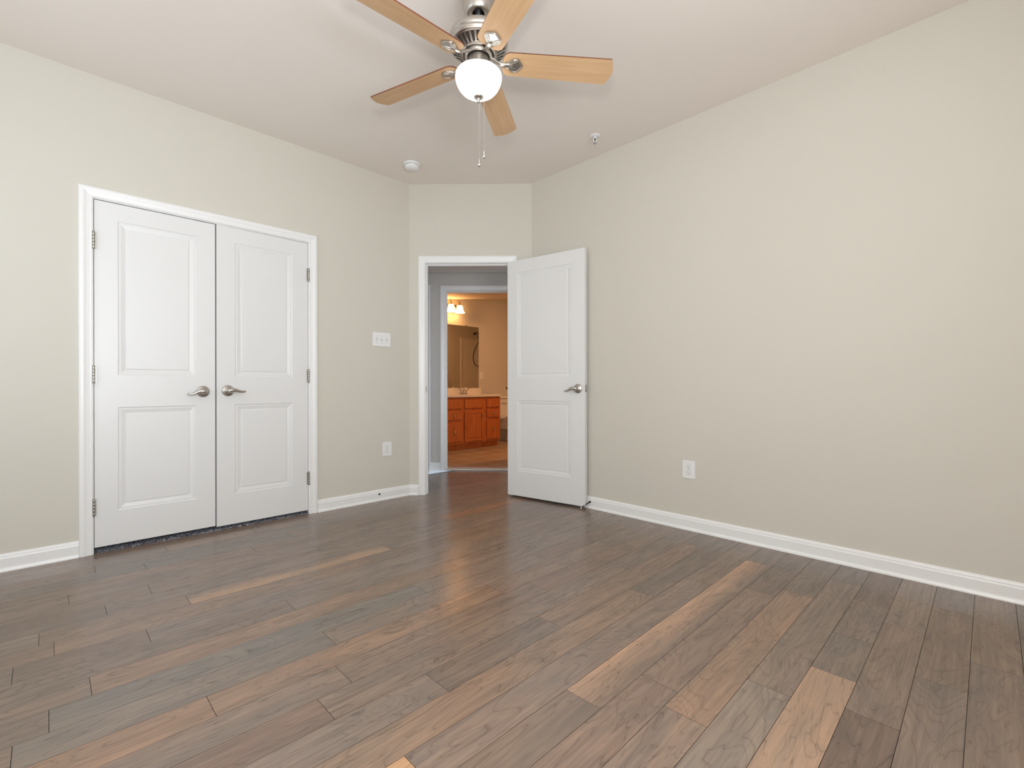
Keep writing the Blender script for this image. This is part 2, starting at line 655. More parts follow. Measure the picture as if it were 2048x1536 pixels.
wall_with_opening('wall_left', F_LEFT, RY - 0.1, 2.271 + 0.09, CL0 - JT, CL1 + JT, CLZ + JT, H, WT, M['wall'], 'beige wall around the white closet doors')
wall_with_opening('wall_back', F_DIAG, -0.09, DL + 0.09, BD0 - JT, BD1 + JT, BDZ + JT, H, WT, M['wall'], 'narrow beige diagonal wall around the open doorway')
wall_with_opening('wall_right', F_RIGHT, AX + 0.759 - 0.09, RX + 0.1, None, None, None, H, WT, M['wall'], 'long bare beige wall beside the open door')


def wall_with_window(name, fr, xa, xb, wa, wb, wz0, wz1, label):
    w = MB()
    w.box(xa, wa, 0, WT, 0, H)
    w.box(wb, xb, 0, WT, 0, H)
    w.box(wa, wb, 0, WT, 0, wz0)
    w.box(wa, wb, 0, WT, wz1, H)
    o = w.build(name, M['wall'], matrix=fr)
    return tag(o, label, 'wall', kind='structure')


# two walls behind the camera with the windows that light the room
wall_with_window('wall_east', F_EAST, -BY - 0.1, -RY + 0.1, -1.00, 0.70, 0.8, 2.3, 'beige wall with a window behind the camera, facing the closet')
wall_with_window('wall_south', F_SOUTH, -RX - 0.1, -AX + 0.1, 1.45, 3.15, 0.8, 2.3, 'beige wall with a window behind the camera, facing the bare wall')


def window(name, fr, wa, wb, wz0, wz1, label):
    w = MB()
    t = 0.05
    for a, b_, c, d in ((wa, wa + t, wz0, wz1), (wb - t, wb, wz0, wz1), (wa, wb, wz0, wz0 + t), (wa, wb, wz1 - t, wz1),
                        (wa, wb, (wz0 + wz1) / 2 - 0.025, (wz0 + wz1) / 2 + 0.025)):
        w.box(a, b_, 0.03, 0.09, c, d)
    w.box(wa - 0.06, wb + 0.06, -0.03, 0.03, wz0 - 0.03, wz0)
    w.box(wa - 0.06, wa, -0.015, 0, wz0, wz1 + 0.06)
    w.box(wb, wb + 0.06, -0.015, 0, wz0, wz1 + 0.06)
    w.box(wa - 0.06, wb + 0.06, -0.015, 0, wz1, wz1 + 0.06)
    o = w.build(name, M['white'], matrix=fr)
    return tag(o, label, 'window', kind='structure')


window('window_1', F_EAST, -1.00, 0.70, 0.8, 2.3, 'white sash window facing the closet doors')
window('window_2', F_SOUTH, 1.45, 3.15, 0.8, 2.3, 'white sash window facing the long bare wall')

c = MB()
poly = [(AX - WT, RY - WT), (RX + WT, RY - WT), (RX + WT, BY + WT), (AX + 0.759 - 0.05, BY + WT), (AX - WT, 2.271 + 0.05)]
c.prism(poly, H, H + 0.08)
tag(c.build('ceiling', M['ceiling']), 'plain beige bedroom ceiling above the fan', 'ceiling', kind='structure')

# skirting: profile (distance out from wall, height)
BASE = [(0, 0.0), (0.0215, 0.0), (0.0215, 0.006), (0.019, 0.013), (0.0145, 0.017), (0.0135, 0.019), (0.0135, 0.066), (0.0115, 0.070), (0.0105, 0.074), (0.0105, 0.079), (0.008, 0.085), (0.004, 0.089), (0, 0.091)]


def baseboard(name, fr, xa, xb, ma, mb, label, shoe=True):
    """ma / mb: how far the ends move along x per unit of thickness (mitres)"""
    w = MB()
    pr = [(min(t, 0.0135) if not shoe else t, z) for t, z in BASE]
    ra = [(xa + ma * t, -t, z) for t, z in pr]
    rb = [(xb + mb * t, -t, z) for t, z in pr]
    vr = w.strip([ra, rb], close=True)
    w.bm.faces.new(vr[0])
    w.bm.faces.new(vr[1])
    o = w.build(name, M['white'], matrix=fr)
    return tag(o, label, 'baseboard', kind='structure')


T8 = math.tan(math.radians(22.5))
CW = 0.058   # casing width
CI = 0.005   # reveal
baseboard('baseboard_left', F_LEFT, RY, CL0 - CI - CW, 0, 0, 'white baseboard at the foot of the wall, in front of the closet casing')
baseboard('baseboard_left.001', F_LEFT, CL1 + CI + CW, 2.271, 0, -T8, 'white baseboard between the closet casing and the diagonal doorway wall')
baseboard('baseboard_back', F_DIAG, 0, BD0 - CI - CW, T8, 0, 'tiny white baseboard piece left of the doorway casing', )
baseboard('baseboard_back.001', F_DIAG, BD1 + CI + CW, DL, 0, -T8, 'short white baseboard piece behind the open door')
baseboard('baseboard_right', F_RIGHT, AX + 0.759, RX, T8, 0, 'long white baseboard under the bare wall')

CAS = [(0.0, 0.0), (0.0, 0.0085), (0.002, 0.0105), (0.006, 0.011), (0.009, 0.0095), (0.011, 0.0095), (0.026, 0.0120), (0.030, 0.0130), (0.032, 0.0150),
       (0.040, 0.0165), (0.048, 0.0165), (0.053, 0.0155), (0.0565, 0.013), (0.058, 0.010), (0.058, 0.0)]


def casing_into(w, xa, xb, zt, side=-1, z0=0.0):
    """mitred moulding round an opening; side -1 on the y=0 face"""
    ia, ib, it = xa - CI, xb + CI, zt + CI
    rows = []
    for k in range(4):
        row = []
        for u, h in CAS:
            y = side * h
            row.append(((ia - u, y, z0), (ia - u, y, it + u), (ib + u, y, it + u), (ib + u, y, z0))[k])
        rows.append(row)
    w.strip(rows)
    return w


def door_trim(name, fr, xa, xb, zt, thick, stop_y, label, back=False):
    """casing, jamb lining and stop as one white frame"""
    w = MB()
    casing_into(w, xa, xb, zt)
    if back:
        w2 = []
        ia, ib, it = xa - CI, xb + CI, zt + CI
        rows = []
        for k in range(4):
            rows.append([((ia - u, thick + h, 0), (ia - u, thick + h, it + u), (ib + u, thick + h, it + u), (ib + u, thick + h, 0))[k] for u, h in CAS])
        w.strip(rows)
    w.box(xa - JT, xa, 0, thick, 0, zt)
    w.box(xb, xb + JT, 0, thick, 0, zt)
    w.box(xa - JT, xb + JT, 0, thick, zt, zt + JT)
    if stop_y is not None:
        a, b_ = stop_y
        w.box(xa, xa + 0.010, a, b_, 0, zt)
        w.box(xb - 0.010, xb, a, b_, 0, zt)
        w.box(xa + 0.010, xb - 0.010, a, b_, zt - 0.010, zt)
    o = w.build(name, M['white'], matrix=fr)
    return tag(o, label, 'door trim', kind='structure')


trim_closet = door_trim('trim_1', F_LEFT, CL0, CL1, CLZ, WT, None, 'white moulded casing around the double closet doors')
trim_door = door_trim('trim_2', F_DIAG, BD0, BD1, BDZ, WT, (0.038, 0.072), 'white moulded casing around the open bedroom doorway', back=True)
sp = MB()
sp.box(BD0 - 0.0006, BD0 + 0.0015, 0.006, 0.030, 0.895, 0.955, 0.0005)
sp.box(BD0 + 0.0010, BD0 + 0.0018, 0.011, 0.026, 0.908, 0.942, mi=1)
sp.build('strike_plate', [M['hinge'], M['slot']], parent=trim_door)['label'] = 'satin nickel strike plate'


# ------------------------------------------------------------------ doors
def panel_face(w, x0, x1, z0, z1, panels, yf, out=-1):
    """moulded door face at y = yf (outwards = out); panels = list of (px0, px1, pz0, pz1) stacked from low to high"""
    px0, px1 = panels[0][0], panels[0][1]
    w.quad((x0, yf, z0), (px0, yf, z0), (px0, yf, z1), (x0, yf, z1))
    w.quad((px1, yf, z0), (x1, yf, z0), (x1, yf, z1), (px1, yf, z1))
    zs = [z0]
    for p in panels:
        zs += [p[2], p[3]]
    zs.append(z1)
    for a, b_ in zip(zs[0::2], zs[1::2]):
        w.quad((px0, yf, a), (px1, yf, a), (px1, yf, b_), (px0, yf, b_))
    prof = [(0, 0), (0.0025, -0.0028), (0.007, -0.0042), (0.010, -0.0036), (0.014, -0.0038), (0.034, -0.0085), (0.0375, -0.0090), (0.0390, -0.0062), (0.042, -0.0052)]
    for (a, b_, c_, d) in panels:
        rows = []
        for u, h in prof:
            y = yf + (h if out > 0 else -h)
            rows.append([(a + u, y, c_ + u), (b_ - u, y, c_ + u), (b_ - u, y, d - u), (a + u, y, d - u)])
        vr = w.strip(rows, close=True)
        w.bm.faces.new(vr[-1])


def door_leaf(name, fr, wd, z0, z1, thick, panels, label, m=None):
    """slab: local x 0..wd, y 0 (front) .. thick; moulded on both faces"""
    w = MB()
    panel_face(w, 0, wd, z0, z1, panels, 0, -1)
    panel_face(w, 0, wd, z0, z1, panels, thick, 1)
    w.quad((0, 0, z0), (0, 0, z1), (0, thick, z1), (0, thick, z0))
    w.quad((wd, 0, z0), (wd, 0, z1), (wd, thick, z1), (wd, thick, z0))
    w.quad((0, 0, z0), (wd, 0, z0), (wd, thick, z0), (0, thick, z0))
    w.quad((0, 0, z1), (wd, 0, z1), (wd, thick, z1), (0, thick, z1))
    bmesh.ops.remove_doubles(w.bm, verts=w.bm.verts[:], dist=1e-5)
    o = w.build(name, m or M['door'], matrix=fr)
    return tag(o, label, 'door', kind='structure')


def lever_handle(parent, x, z, y, direction, face=-1, droop=0.012, name='lever_handle'):
    """round rose and curved lever on the door face at y; direction = +1/-1 along x; face = side of the slab it sits on"""
    R = Matrix.Translation((x, y, z)) @ Matrix.Rotation(PI / 2 if face < 0 else -PI / 2, 4, 'X')
    rose = MB()
    rose.lathe([(0.0365, 0.0), (0.0365, 0.003), (0.0350, 0.0055), (0.031, 0.0075), (0.024, 0.010), (0.019, 0.0135), (0.016, 0.0185), (0.0, 0.0190)], 40, R)
    ro = rose.build(name, M['nickel'], parent=parent)
    lv = MB()
    lv.lathe([(0.0115, 0.017), (0.0115, 0.036), (0.0135, 0.040), (0.0160, 0.046), (0.0150, 0.054), (0.0100, 0.060), (0.0, 0.062)], 24, R)
    pts, rad = [], []
    for i in range(15):
        t = i / 14
        px = x + direction * (0.004 + 0.090 * t)
        py = y + face * (0.052 + 0.004 * math.sin(PI * t))
        pz = z + 0.001 - droop * (1 - math.cos(PI * min(1, t * 1.15))) / 2 + 0.004 * math.sin(2 * PI * t)
        pts.append((px, py, pz))
        rad.append(0.0115 * (1 - t) ** 1.6 + 0.0058 + (0.0014 if t > 0.86 else 0))
    rad[-1] = 0.0035
    lv.tube(pts, rad, 12)
    lv.build('lever', M['nickel'], parent=ro)
    return ro


def hinge(parent, x, y, zc, h=0.092):
    w = MB()
    T = Matrix.Translation((x, y, zc - h / 2))
    n = 5
    for k in range(n):
        a = k * h / n
        w.lathe([(0.0066, a + 0.0004), (0.0070, a + 0.0012), (0.0070, a + h / n - 0.0012), (0.0066, a + h / n - 0.0004)], 14, T)
    w.lathe([(0.005, h), (0.0058, h + 0.002), (0.004, h + 0.0045), (0, h + 0.0052)], 12, T)
    w.lathe([(0.0, -0.0045), (0.004, -0.004), (0.0055, -0.0015), (0.005, 0.0)], 12, T)
    w.box(x - 0.011, x + 0.011, y + 0.004, y + 0.0085, zc - h / 2, zc + h / 2)
    o = w.build('hinge', M['hinge'], parent=parent)
    return o


DT = 0.035
# closet leaves: front faces just behind the casing face
L0, L1 = CL0 + 0.003, 0.7932
P_L = [(0.2995 - L0, 0.6885 - L0, 0.2290, 0.8300), (0.2995 - L0, 0.6885 - L0, 1.0150, 1.9150)]
cl_left = door_leaf('door_1', F_LEFT @ Matrix.Translation((L0, 0.004, 0)), L1 - L0, 0.034, CLZ - 0.0045, DT, P_L, 'left leaf of the white two-panel closet doors, lever pointing left')
lever_handle(cl_left, 0.7250 - L0, 0.9185, 0, -1, -1, 0.014)
for z in (1.783, 1.020, 0.264):
    hinge(cl_left, CL0 - L0 + 0.0005, -0.0095, z)
cat = MB()
cat.box(0.505 - 0.02, 0.545, 0.006, 0.022, CLZ - 0.0065, CLZ - 0.001)
cat.build('ball_catch', M['black'], parent=cl_left)

R0, R1 = 0.8000, CL1 - 0.003
P_R = [(0.9080 - R0, 1.2830 - R0, 0.2290, 0.8300), (0.9080 - R0, 1.2830 - R0, 1.0150, 1.9150)]
# the right leaf stands a few millimetres proud at the meeting edge
mr = F_LEFT @ Matrix.Translation((R1, 0.004, 0)) @ Matrix.Rotation(math.radians(0.75), 4, 'Z') @ Matrix.Translation((-(R1 - R0), 0, 0))
cl_right = door_leaf('door_2', mr, R1 - R0, 0.028, CLZ - 0.0025, DT, P_R, 'right leaf of the white two-panel closet doors, lever pointing right')
lever_handle(cl_right, 0.8650 - R0, 0.9225, 0, 1, -1, 0.004)
for z in (1.781, 1.028, 0.266):
    hinge(cl_right, CL1 - R0 + 0.0005, -0.0095, z)

# bedroom door, swung about 145 degrees open on the right jamb
AL = 9.4
piv = F_DIAG @ Vector((BD1 + 0.0025, -0.008, 0))
md = frame(piv, AL)
P_B = [(0.1020, 0.6230, 0.2290, 0.8300), (0.1020, 0.6230, 1.0150, 1.9150)]
DW = 0.739
bed_door = door_leaf('door_3', md @ Matrix.Translation((0.004, -0.043, 0)), DW, 0.0175, 2.0215, DT, P_B, 'white two-panel bedroom door standing open against the bare wall')
lever_handle(bed_door, DW - 0.060, 0.9310, 0, -1, -1, 0.016)
lever_handle(bed_door, DW - 0.060, 0.9310, DT, -1, 1, 0.016)
lt_ = MB()
lt_.box(DW - 0.0004, DW + 0.0012, 0.006, 0.029, 0.903, 0.960, 0.0004)
lt_.box(DW + 0.001, DW + 0.010, 0.0115, 0.0235, 0.923, 0.941, 0.002)
lt_.build('latch', M['hinge'], parent=bed_door)
for z in (1.79, 1.02, 0.26):
    hinge(bed_door, -0.004, 0.043, z)

# ------------------------------------------------------------------ closet interior
cw = MB()
cw.box(0.0, 1.60, WT + 0.60, WT + 0.66, 0, 2.44)
cw.box(-0.06, 0.0, WT, WT + 0.66, 0, 2.44)
cw.box(1.60, 1.66, WT, WT + 0.66, 0, 2.44)
cw.box(-0.06, 1.66, WT, WT + 0.66, 2.44, 2.50)
tag(cw.build('wall_closet', M['hall'], matrix=F_LEFT), 'dark closet interior behind the double doors', 'wall', kind='structure')
ct = MB()
ct.box(CL0, CL1, 0.006, WT, 0.0005, 0.008)
ct.box(0.0, 1.60, WT, WT + 0.60, 0.0005, 0.008)
rc = random.Random(11)
for i in range(7000):
    x = rc.uniform(CL0 + 0.004, CL1 - 0.004)
    y = 0.010 + 0.115 * rc.random() ** 1.5
    hgt = rc.uniform(0.007, 0.013)
    a = rc.uniform(0, PI)
    dx, dy = 0.0022 * math.cos(a), 0.0022 * math.sin(a)
    lx, ly = rc.uniform(-0.004, 0.004), rc.uniform(-0.004, 0.003)
    vs3 = [ct.bm.verts.new(p) for p in ((x - dx, y - dy, 0.007), (x + dx, y + dy, 0.007), (x + lx, y + ly, 0.007 + hgt))]
    ct.bm.faces.new(vs3)
tag(ct.build('floor_closet', M['carpet'], matrix=F_LEFT, normals=False), 'dark speckled carpet showing under the closet doors', 'carpet', kind='structure')


# ------------------------------------------------------------------ ceiling fan
FX, FY, FZ = -1.5785, 1.3635, 2.380
fan = empty('ceiling_fan', Matrix.Translation((FX, FY, 0)), 'five-blade ceiling fan with brushed nickel motor and lit white glass bowl', 'ceiling fan')
w = MB()
w.lathe([(0.0, H - 0.001), (0.074, H - 0.001), (0.0745, H - 0.006), (0.073, H - 0.030), (0.070, H - 0.062), (0.066, H - 0.090), (0.061, H - 0.115), (0.055, H - 0.130), (0.050, H - 0.134), (0.042, H - 0.134), (0.038, H - 0.131), (0.035, H - 0.126), (0.026, H - 0.125)], 48, caps=False)
w.build('canopy', M['nickel'], parent=fan)
w = MB()
w.lathe([(0.0, 2.640), (0.022, 2.632), (0.027, 2.618), (0.0245, 2.602), (0.014, 2.594), (0.014, 2.530), (0.0, 2.530)], 32, caps=False)
w.build('downrod', M['black'], parent=fan)
w = MB()
w.lathe([(0.012, 2.531), (0.022, 2.530), (0.045, 2.5265), (0.070, 2.5205), (0.092, 2.5125), (0.108, 2.5045), (0.119, 2.4965), (0.1265, 2.4885), (0.1300, 2.4810), (0.1305, 2.476), (0.1305, 2.470), (0.1295, 2.466), (0.1260, 2.464), (0.1260, 2.461), (0.1285, 2.459), (0.1295, 2.455), (0.1285, 2.449), (0.124, 2.446), (0.06, 2.444)], 64, caps=False)
w.build('motor_housing', M['nickel'], parent=fan)
# flared vent ring with dark slots between bright ribs
w = MB()
w.lathe([(0.1275, 2.449), (0.1255, 2.441), (0.120, 2.438), (0.1165, 2.437)], 64, caps=False)
w.lathe([(0.1165, 2.441), (0.080, 2.419)], 64, mi=1, caps=False)
w.lathe([(0.0815, 2.416), (0.078, 2.411), (0.070, 2.409), (0.066, 2.412), (0.066, 2.430)], 64, caps=False)
NR = 30
for k in range(NR):
    Rk = Matrix.Rotation(2 * PI * k / NR, 4, 'Z')
    a0, a1 = 0.0048, 0.0036
    pts = [(0.1180, -a0, 2.4375), (0.1180, a0, 2.4375), (0.0800, a1, 2.4145), (0.0800, -a1, 2.4145)]
    pb = [(0.1180, -a0, 2.4430), (0.1180, a0, 2.4430), (0.0800, a1, 2.4200), (0.0800, -a1, 2.4200)]
    A = [w.bm.verts.new(Rk @ Vector(p)) for p in pts]
    B = [w.bm.verts.new(Rk @ Vector(p)) for p in pb]
    w.bm.faces.new(A)
    for i in range(4):
        j = (i + 1) % 4
        w.bm.faces.new((A[i], A[j], B[j], B[i]))
w.build('vent_ring', [M['nickel'], M['nickel_dark']], parent=fan)
w = MB()
w.lathe([(0.0, 2.432), (0.060, 2.432), (0.0615, 2.428), (0.0615, 2.402), (0.058, 2.3985), (0.050, 2.3985), (0.047, 2.403), (0.047, 2.425)], 48, caps=False)
w.build('flywheel', M['nickel'], parent=fan)
w = MB()
w.lathe([(0.0, 2.420), (0.0425, 2.420), (0.0435, 2.398), (0.0445, 2.396), (0.0445, 2.352), (0.046, 2.350), (0.046, 2.345), (0.060, 2.337), (0.090, 2.331), (0.0, 2.331)], 48, caps=False)
w.build('light_fitter', M['nickel'], parent=fan)
w = MB()
bowl = [(0.065, 2.334), (0.084, 2.333), (0.0955, 2.329), (0.1010, 2.322), (0.1025, 2.312), (0.1012, 2.300), (0.0967, 2.284), (0.0880, 2.267), (0.0755, 2.252), (0.060, 2.241), (0.0425, 2.234), (0.022, 2.230), (0.0, 2.229)]
w.lathe(bowl, 64, caps=False)
w.build('glass_bowl', M['bowl'], parent=fan)
w = MB()
w.lathe([(0.0, 2.232), (0.0185, 2.2310), (0.0215, 2.2275), (0.0195, 2.2235), (0.0120, 2.2200), (0.0075, 2.2170), (0.0065, 2.2100), (0.0065, 2.2040), (0.0050, 2.2010), (0.0, 2.2000)], 32, caps=False)
w.build('finial', M['nickel'], parent=fan)


def blade_outline(x0=0.108, x1=0.611, w0=0.114, w1=0.131, vee=0.021):
    pts = []
    n = 7
    r = 0.032

    def hw(x):
        return (w0 + (w1 - w0) * (x - x0) / (x1 - x0)) / 2
    # root, rounded corners, going from -side to +side through the tip
    for i in range(n):
        a = PI + (PI / 2) * i / (n - 1)
        pts.append((x0 + r + r * math.cos(a), -hw(x0 + r) + r + r * math.sin(a)))
    rt = 0.006
    pts.append((x1 - vee - rt * 1.2, -hw(x1)))
    pts.append((x1 - vee - rt * 0.2, -hw(x1) + rt * 0.25))
    pts.append((x1 - vee + rt * 0.25, -hw(x1) + rt * 1.1))
    for t in (-0.36, -0.2, -0.07, 0.07, 0.2, 0.36):
        pts.append((x1 - vee * abs(t) ** 1.25 * 2 ** 1.25 * 0.98, t * w1))
    pts.append((x1 - vee + rt * 0.25, hw(x1) - rt * 1.1))
    pts.append((x1 - vee - rt * 0.2, hw(x1) - rt * 0.25))
    pts.append((x1 - vee - rt * 1.2, hw(x1)))
    for i in range(n):
        a = PI / 2 + (PI / 2) * i / (n - 1)
        pts.append((x0 + r + r * math.cos(a), hw(x0 + r) - r + r * math.sin(a)))
    return pts


PHI = 0.913
PITCH = math.radians(12.4)
bw_ = MB()
bw_.prism(blade_outline(), 0.0, 0.0055, mi_side=1, mi_top=1, mi_bot=0)
blade0 = bw_.build('blade', [M['blade'], M['blade_edge']], parent=fan)


def iron_mesh():
    """cast blade bracket: neck from the flywheel, then a pointed shield plate under the blade with raised ribs"""
    w = MB()
    plate = [(0.112, -0.009), (0.126, -0.0145), (0.142, -0.026), (0.152, -0.0335), (0.166, -0.0355), (0.176, -0.0310), (0.1935, -0.0085), (0.196, 0.0), (0.1935, 0.0085), (0.176, 0.0310),
             (0.166, 0.0355), (0.152, 0.0335), (0.142, 0.026), (0.126, 0.0145), (0.112, 0.009)]
    w.prism(plate, -0.0050, -0.0004)
    # raised border and the two inner ribs
    brd = [(0.118, -0.009), (0.140, -0.0215), (0.153, -0.0295), (0.165, -0.0312), (0.1735, -0.0275), (0.1895, -0.006), (0.1912, 0.0), (0.1895, 0.006), (0.1735, 0.0275), (0.165, 0.0312), (0.153, 0.0295), (0.140, 0.0215), (0.118, 0.009)]
    w.tube([(x, y, -0.0054) for x, y in brd], 0.0021, 8)
    for s in (-1, 1):
        w.tube([(0.120, s * 0.003, -0.0056), (0.140, s * 0.0060, -0.0060), (0.156, s * 0.013, -0.0058), (0.168, s * 0.0225, -0.0055), (0.1735, s * 0.0275, -0.0054)], 0.0019, 8)
        w.tube([(0.122, s * 0.0065, -0.0054), (0.139, s * 0.0115, -0.0056), (0.152, s * 0.0190, -0.0055), (0.161, s * 0.0285, -0.0054)], 0.0015, 8)
    # neck, sweeping up to the flywheel
    pts = [(0.050, 0, 0.0225), (0.060, 0, 0.0215), (0.070, 0, 0.0165), (0.080, 0, 0.0080), (0.090, 0, 0.0005), (0.102, 0, -0.0040), (0.118, 0, -0.0060), (0.136, 0, -0.0056), (0.152, 0, -0.0040)]
    w.tube(pts, [0.0100, 0.0105, 0.0100, 0.0090, 0.0085, 0.0090, 0.0105, 0.0100, 0.0040], 14, flat=0.55)
    return w


w = iron_mesh()
iron0 = w.build('blade_iron', M['nickel'], parent=blade0)
blade0.matrix_local = Matrix.Translation((0, 0, FZ)) @ Matrix.Rotation(PHI, 4, 'Z') @ Matrix.Rotation(-PITCH, 4, 'X')
for k in range(1, 5):
    bk = dup(blade0, fan)
    bk.matrix_local = Matrix.Translation((0, 0, FZ)) @ Matrix.Rotation(PHI + k * 2 * PI / 5, 4, 'Z') @ Matrix.Rotation(-PITCH, 4, 'X')


def pull_chain(ox, oy, z_end):
    """beaded chain from the fitter over the bowl rim, hanging to a teardrop pull"""
    w = MB()
    d = Vector((ox, oy, 0))
    u = d.normalized()
    pts = [u * 0.044 + Vector((0, 0, 2.372)), u * 0.075 + Vector((0, 0, 2.352)), u * 0.100 + Vector((0, 0, 2.337)), d + Vector((0, 0, 2.318)), d + Vector((0, 0, 2.28))]
    z = 2.24
    while z > z_end:
        pts.append(d + Vector((0, 0, z)))
        z -= 0.05
    pts.append(d + Vector((0, 0, z_end)))
    w.tube(pts, 0.0006, 6)
    z = 2.316
    while z > z_end + 0.002:
        T = Matrix.Translation((d.x, d.y, z))
        w.lathe([(0, -0.0011), (0.0011, 0.0), (0, 0.0011)], 5, T, caps=False)
        z -= 0.0042
    ch = w.build('pull_chain', M['nickel'], parent=fan)
    w = MB()
    T = Matrix.Translation((d.x, d.y, z_end))
    w.lathe([(0.0, 0.002), (0.0022, 0.001), (0.0026, -0.004), (0.0042, -0.010), (0.0068, -0.018), (0.0084, -0.0255), (0.0082, -0.031), (0.0056, -0.0360), (0.0, -0.038)], 16, T, caps=False)
    w.build('chain_pull', M['chrome'], parent=ch)


Fv = Vector((-math.sin(TH), math.cos(TH), 0))
Rv = Vector((math.cos(TH), math.sin(TH), 0))
p1 = Fv * 0.108 + Rv * (-0.004)
p2 = Fv * 0.106 + Rv * 0.0185
pull_chain(p1.x, p1.y, 2.006)
pull_chain(p2.x, p2.y, 2.043)

# ------------------------------------------------------------------ things on the ceiling
sm = empty('smoke_detector', Matrix.Translation((-3.217, 2.079, H)), 'round white smoke detector on the ceiling near the diagonal wall', 'smoke detector')
w = MB()
w.lathe([(0.0, -0.0005), (0.066, -0.0005), (0.068, -0.004), (0.067, -0.012), (0.063, -0.016), (0.056, -0.0165), (0.0, -0.0165)], 48, caps=False)
w.build('base_plate', M['plastic'], parent=sm)
w = MB()
w.lathe([(0.050, -0.016), (0.050, -0.019), (0.0565, -0.0195), (0.0575, -0.024), (0.056, -0.032), (0.051, -0.039), (0.042, -0.0445), (0.028, -0.0475), (0.0, -0.0485)], 48, caps=False)
w.build('cover', M['plastic'], parent=sm)
w = MB()
w.lathe([(0.0, -0.0465), (0.009, -0.0465), (0.009, -0.0495), (0.0075, -0.0505), (0.0, -0.0505)], 24, Matrix.Translation((0.014, -0.018, 0)), caps=False)
w.build('test_button', M['plastic'], parent=sm)
for k in range(10):
    if k % 5 == 4:
        continue
    w = MB()
    Rk = Matrix.Rotation(2 * PI * k / 10 + 0.2, 4, 'Z')
    A = [w.bm.verts.new(Rk @ Vector(p)) for p in ((0.0512, -0.012, -0.0165), (0.0512, 0.012, -0.0165), (0.0512, 0.012, -0.0193), (0.0512, -0.012, -0.0193))]
    w.bm.faces.new(A)
    w.build('vent_slot', M['slot'], parent=sm)

spk = empty('fire_sprinkler', Matrix.Translation((-1.952, 2.771, H)), 'small white pendent fire sprinkler on the ceiling near the bare wall', 'sprinkler')
w = MB()
w.lathe([(0.016, -0.010), (0.020, -0.0085), (0.030, -0.006), (0.0355, -0.003), (0.036, -0.0005), (0.0, -0.0005)], 40, caps=False)
w.build('escutcheon', M['plastic'], parent=spk)
w = MB()
w.lathe([(0.0, -0.002), (0.0125, -0.002), (0.0125, -0.018), (0.010, -0.020), (0.0, -0.020)], 20, caps=False)
for s in (-1, 1):
    w.tube([(s * 0.0105, 0, -0.017), (s * 0.0125, 0, -0.026), (s * 0.0105, 0, -0.038), (s * 0.004, 0, -0.047), (0, 0, -0.049)], [0.0026, 0.0028, 0.0028, 0.0028, 0.003], 8)
w.lathe([(0.0, -0.046), (0.0045, -0.047), (0.0045, -0.052), (0.0, -0.052)], 12, caps=False)
w.build('sprinkler_frame', M['plastic'], parent=spk, matrix=Matrix.Rotation(TH, 4, 'Z'))
w = MB()
w.lathe([(0.0, -0.019), (0.0048, -0.020), (0.0055, -0.025), (0.0022, -0.029), (0.0018, -0.045), (0, -0.046)], 12, caps=False)
w.build('heat_bulb', M['slot'], parent=spk)
w = MB()
w.lathe([(0.0, -0.0520), (0.0135, -0.0520), (0.0140, -0.0532), (0.0, -0.0536)], 24, caps=False)
w.build('deflector', M['grey_slot'], parent=spk)


# ------------------------------------------------------------------ switch and outlets
def wall_plate(w, hw, hh, t=0.0065):
    w.box(-hw, hw, -t, -0.0002, -hh, hh, 0.0028, 3)


def screw(w, x, z, y, mi=0):
    w.lathe([(0.0, 0.0012), (0.0022, 0.001), (0.0032, 0.0)], 12, Matrix.Translation((x, y, z)) @ Matrix.Rotation(PI / 2, 4, 'X'), mi=mi, caps=False)
    w.box(x - 0.0026, x + 0.0026, y - 0.0014, y - 0.0011, z - 0.0004, z + 0.0004, mi=mi + 1)


sw = empty('light_switch', F_LEFT @ Matrix.Translation((2.001, 0, 1.341)), 'white triple toggle light switch plate left of the doorway', 'light switch')
w = MB()
wall_plate(w, 0.082, 0.0585)
for k in (-1, 0, 1):
    screw(w, k * 0.046, 0.030, -0.0064, 1)
    screw(w, k * 0.046, -0.030, -0.0064, 1)
    w.box(k * 0.046 - 0.0052, k * 0.046 + 0.0052, -0.0068, -0.0060, -0.012, 0.012, mi=1)
w.build('cover_plate', [M['plastic'], M['grey_slot'], M['grey_slot']], parent=sw)
for k, up in ((-1, 1), (0, -1), (1, -1)):
    w = MB()
    w.box(-0.0040, 0.0040, -0.014, 0.0, -0.0050, 0.0050, 0.0015, 2)
    w.build('toggle', M['plastic'], parent=sw, matrix=Matrix.Translation((k * 0.046, -0.006, 0)) @ Matrix.Rotation(math.radians(28 * up), 4, 'X'))


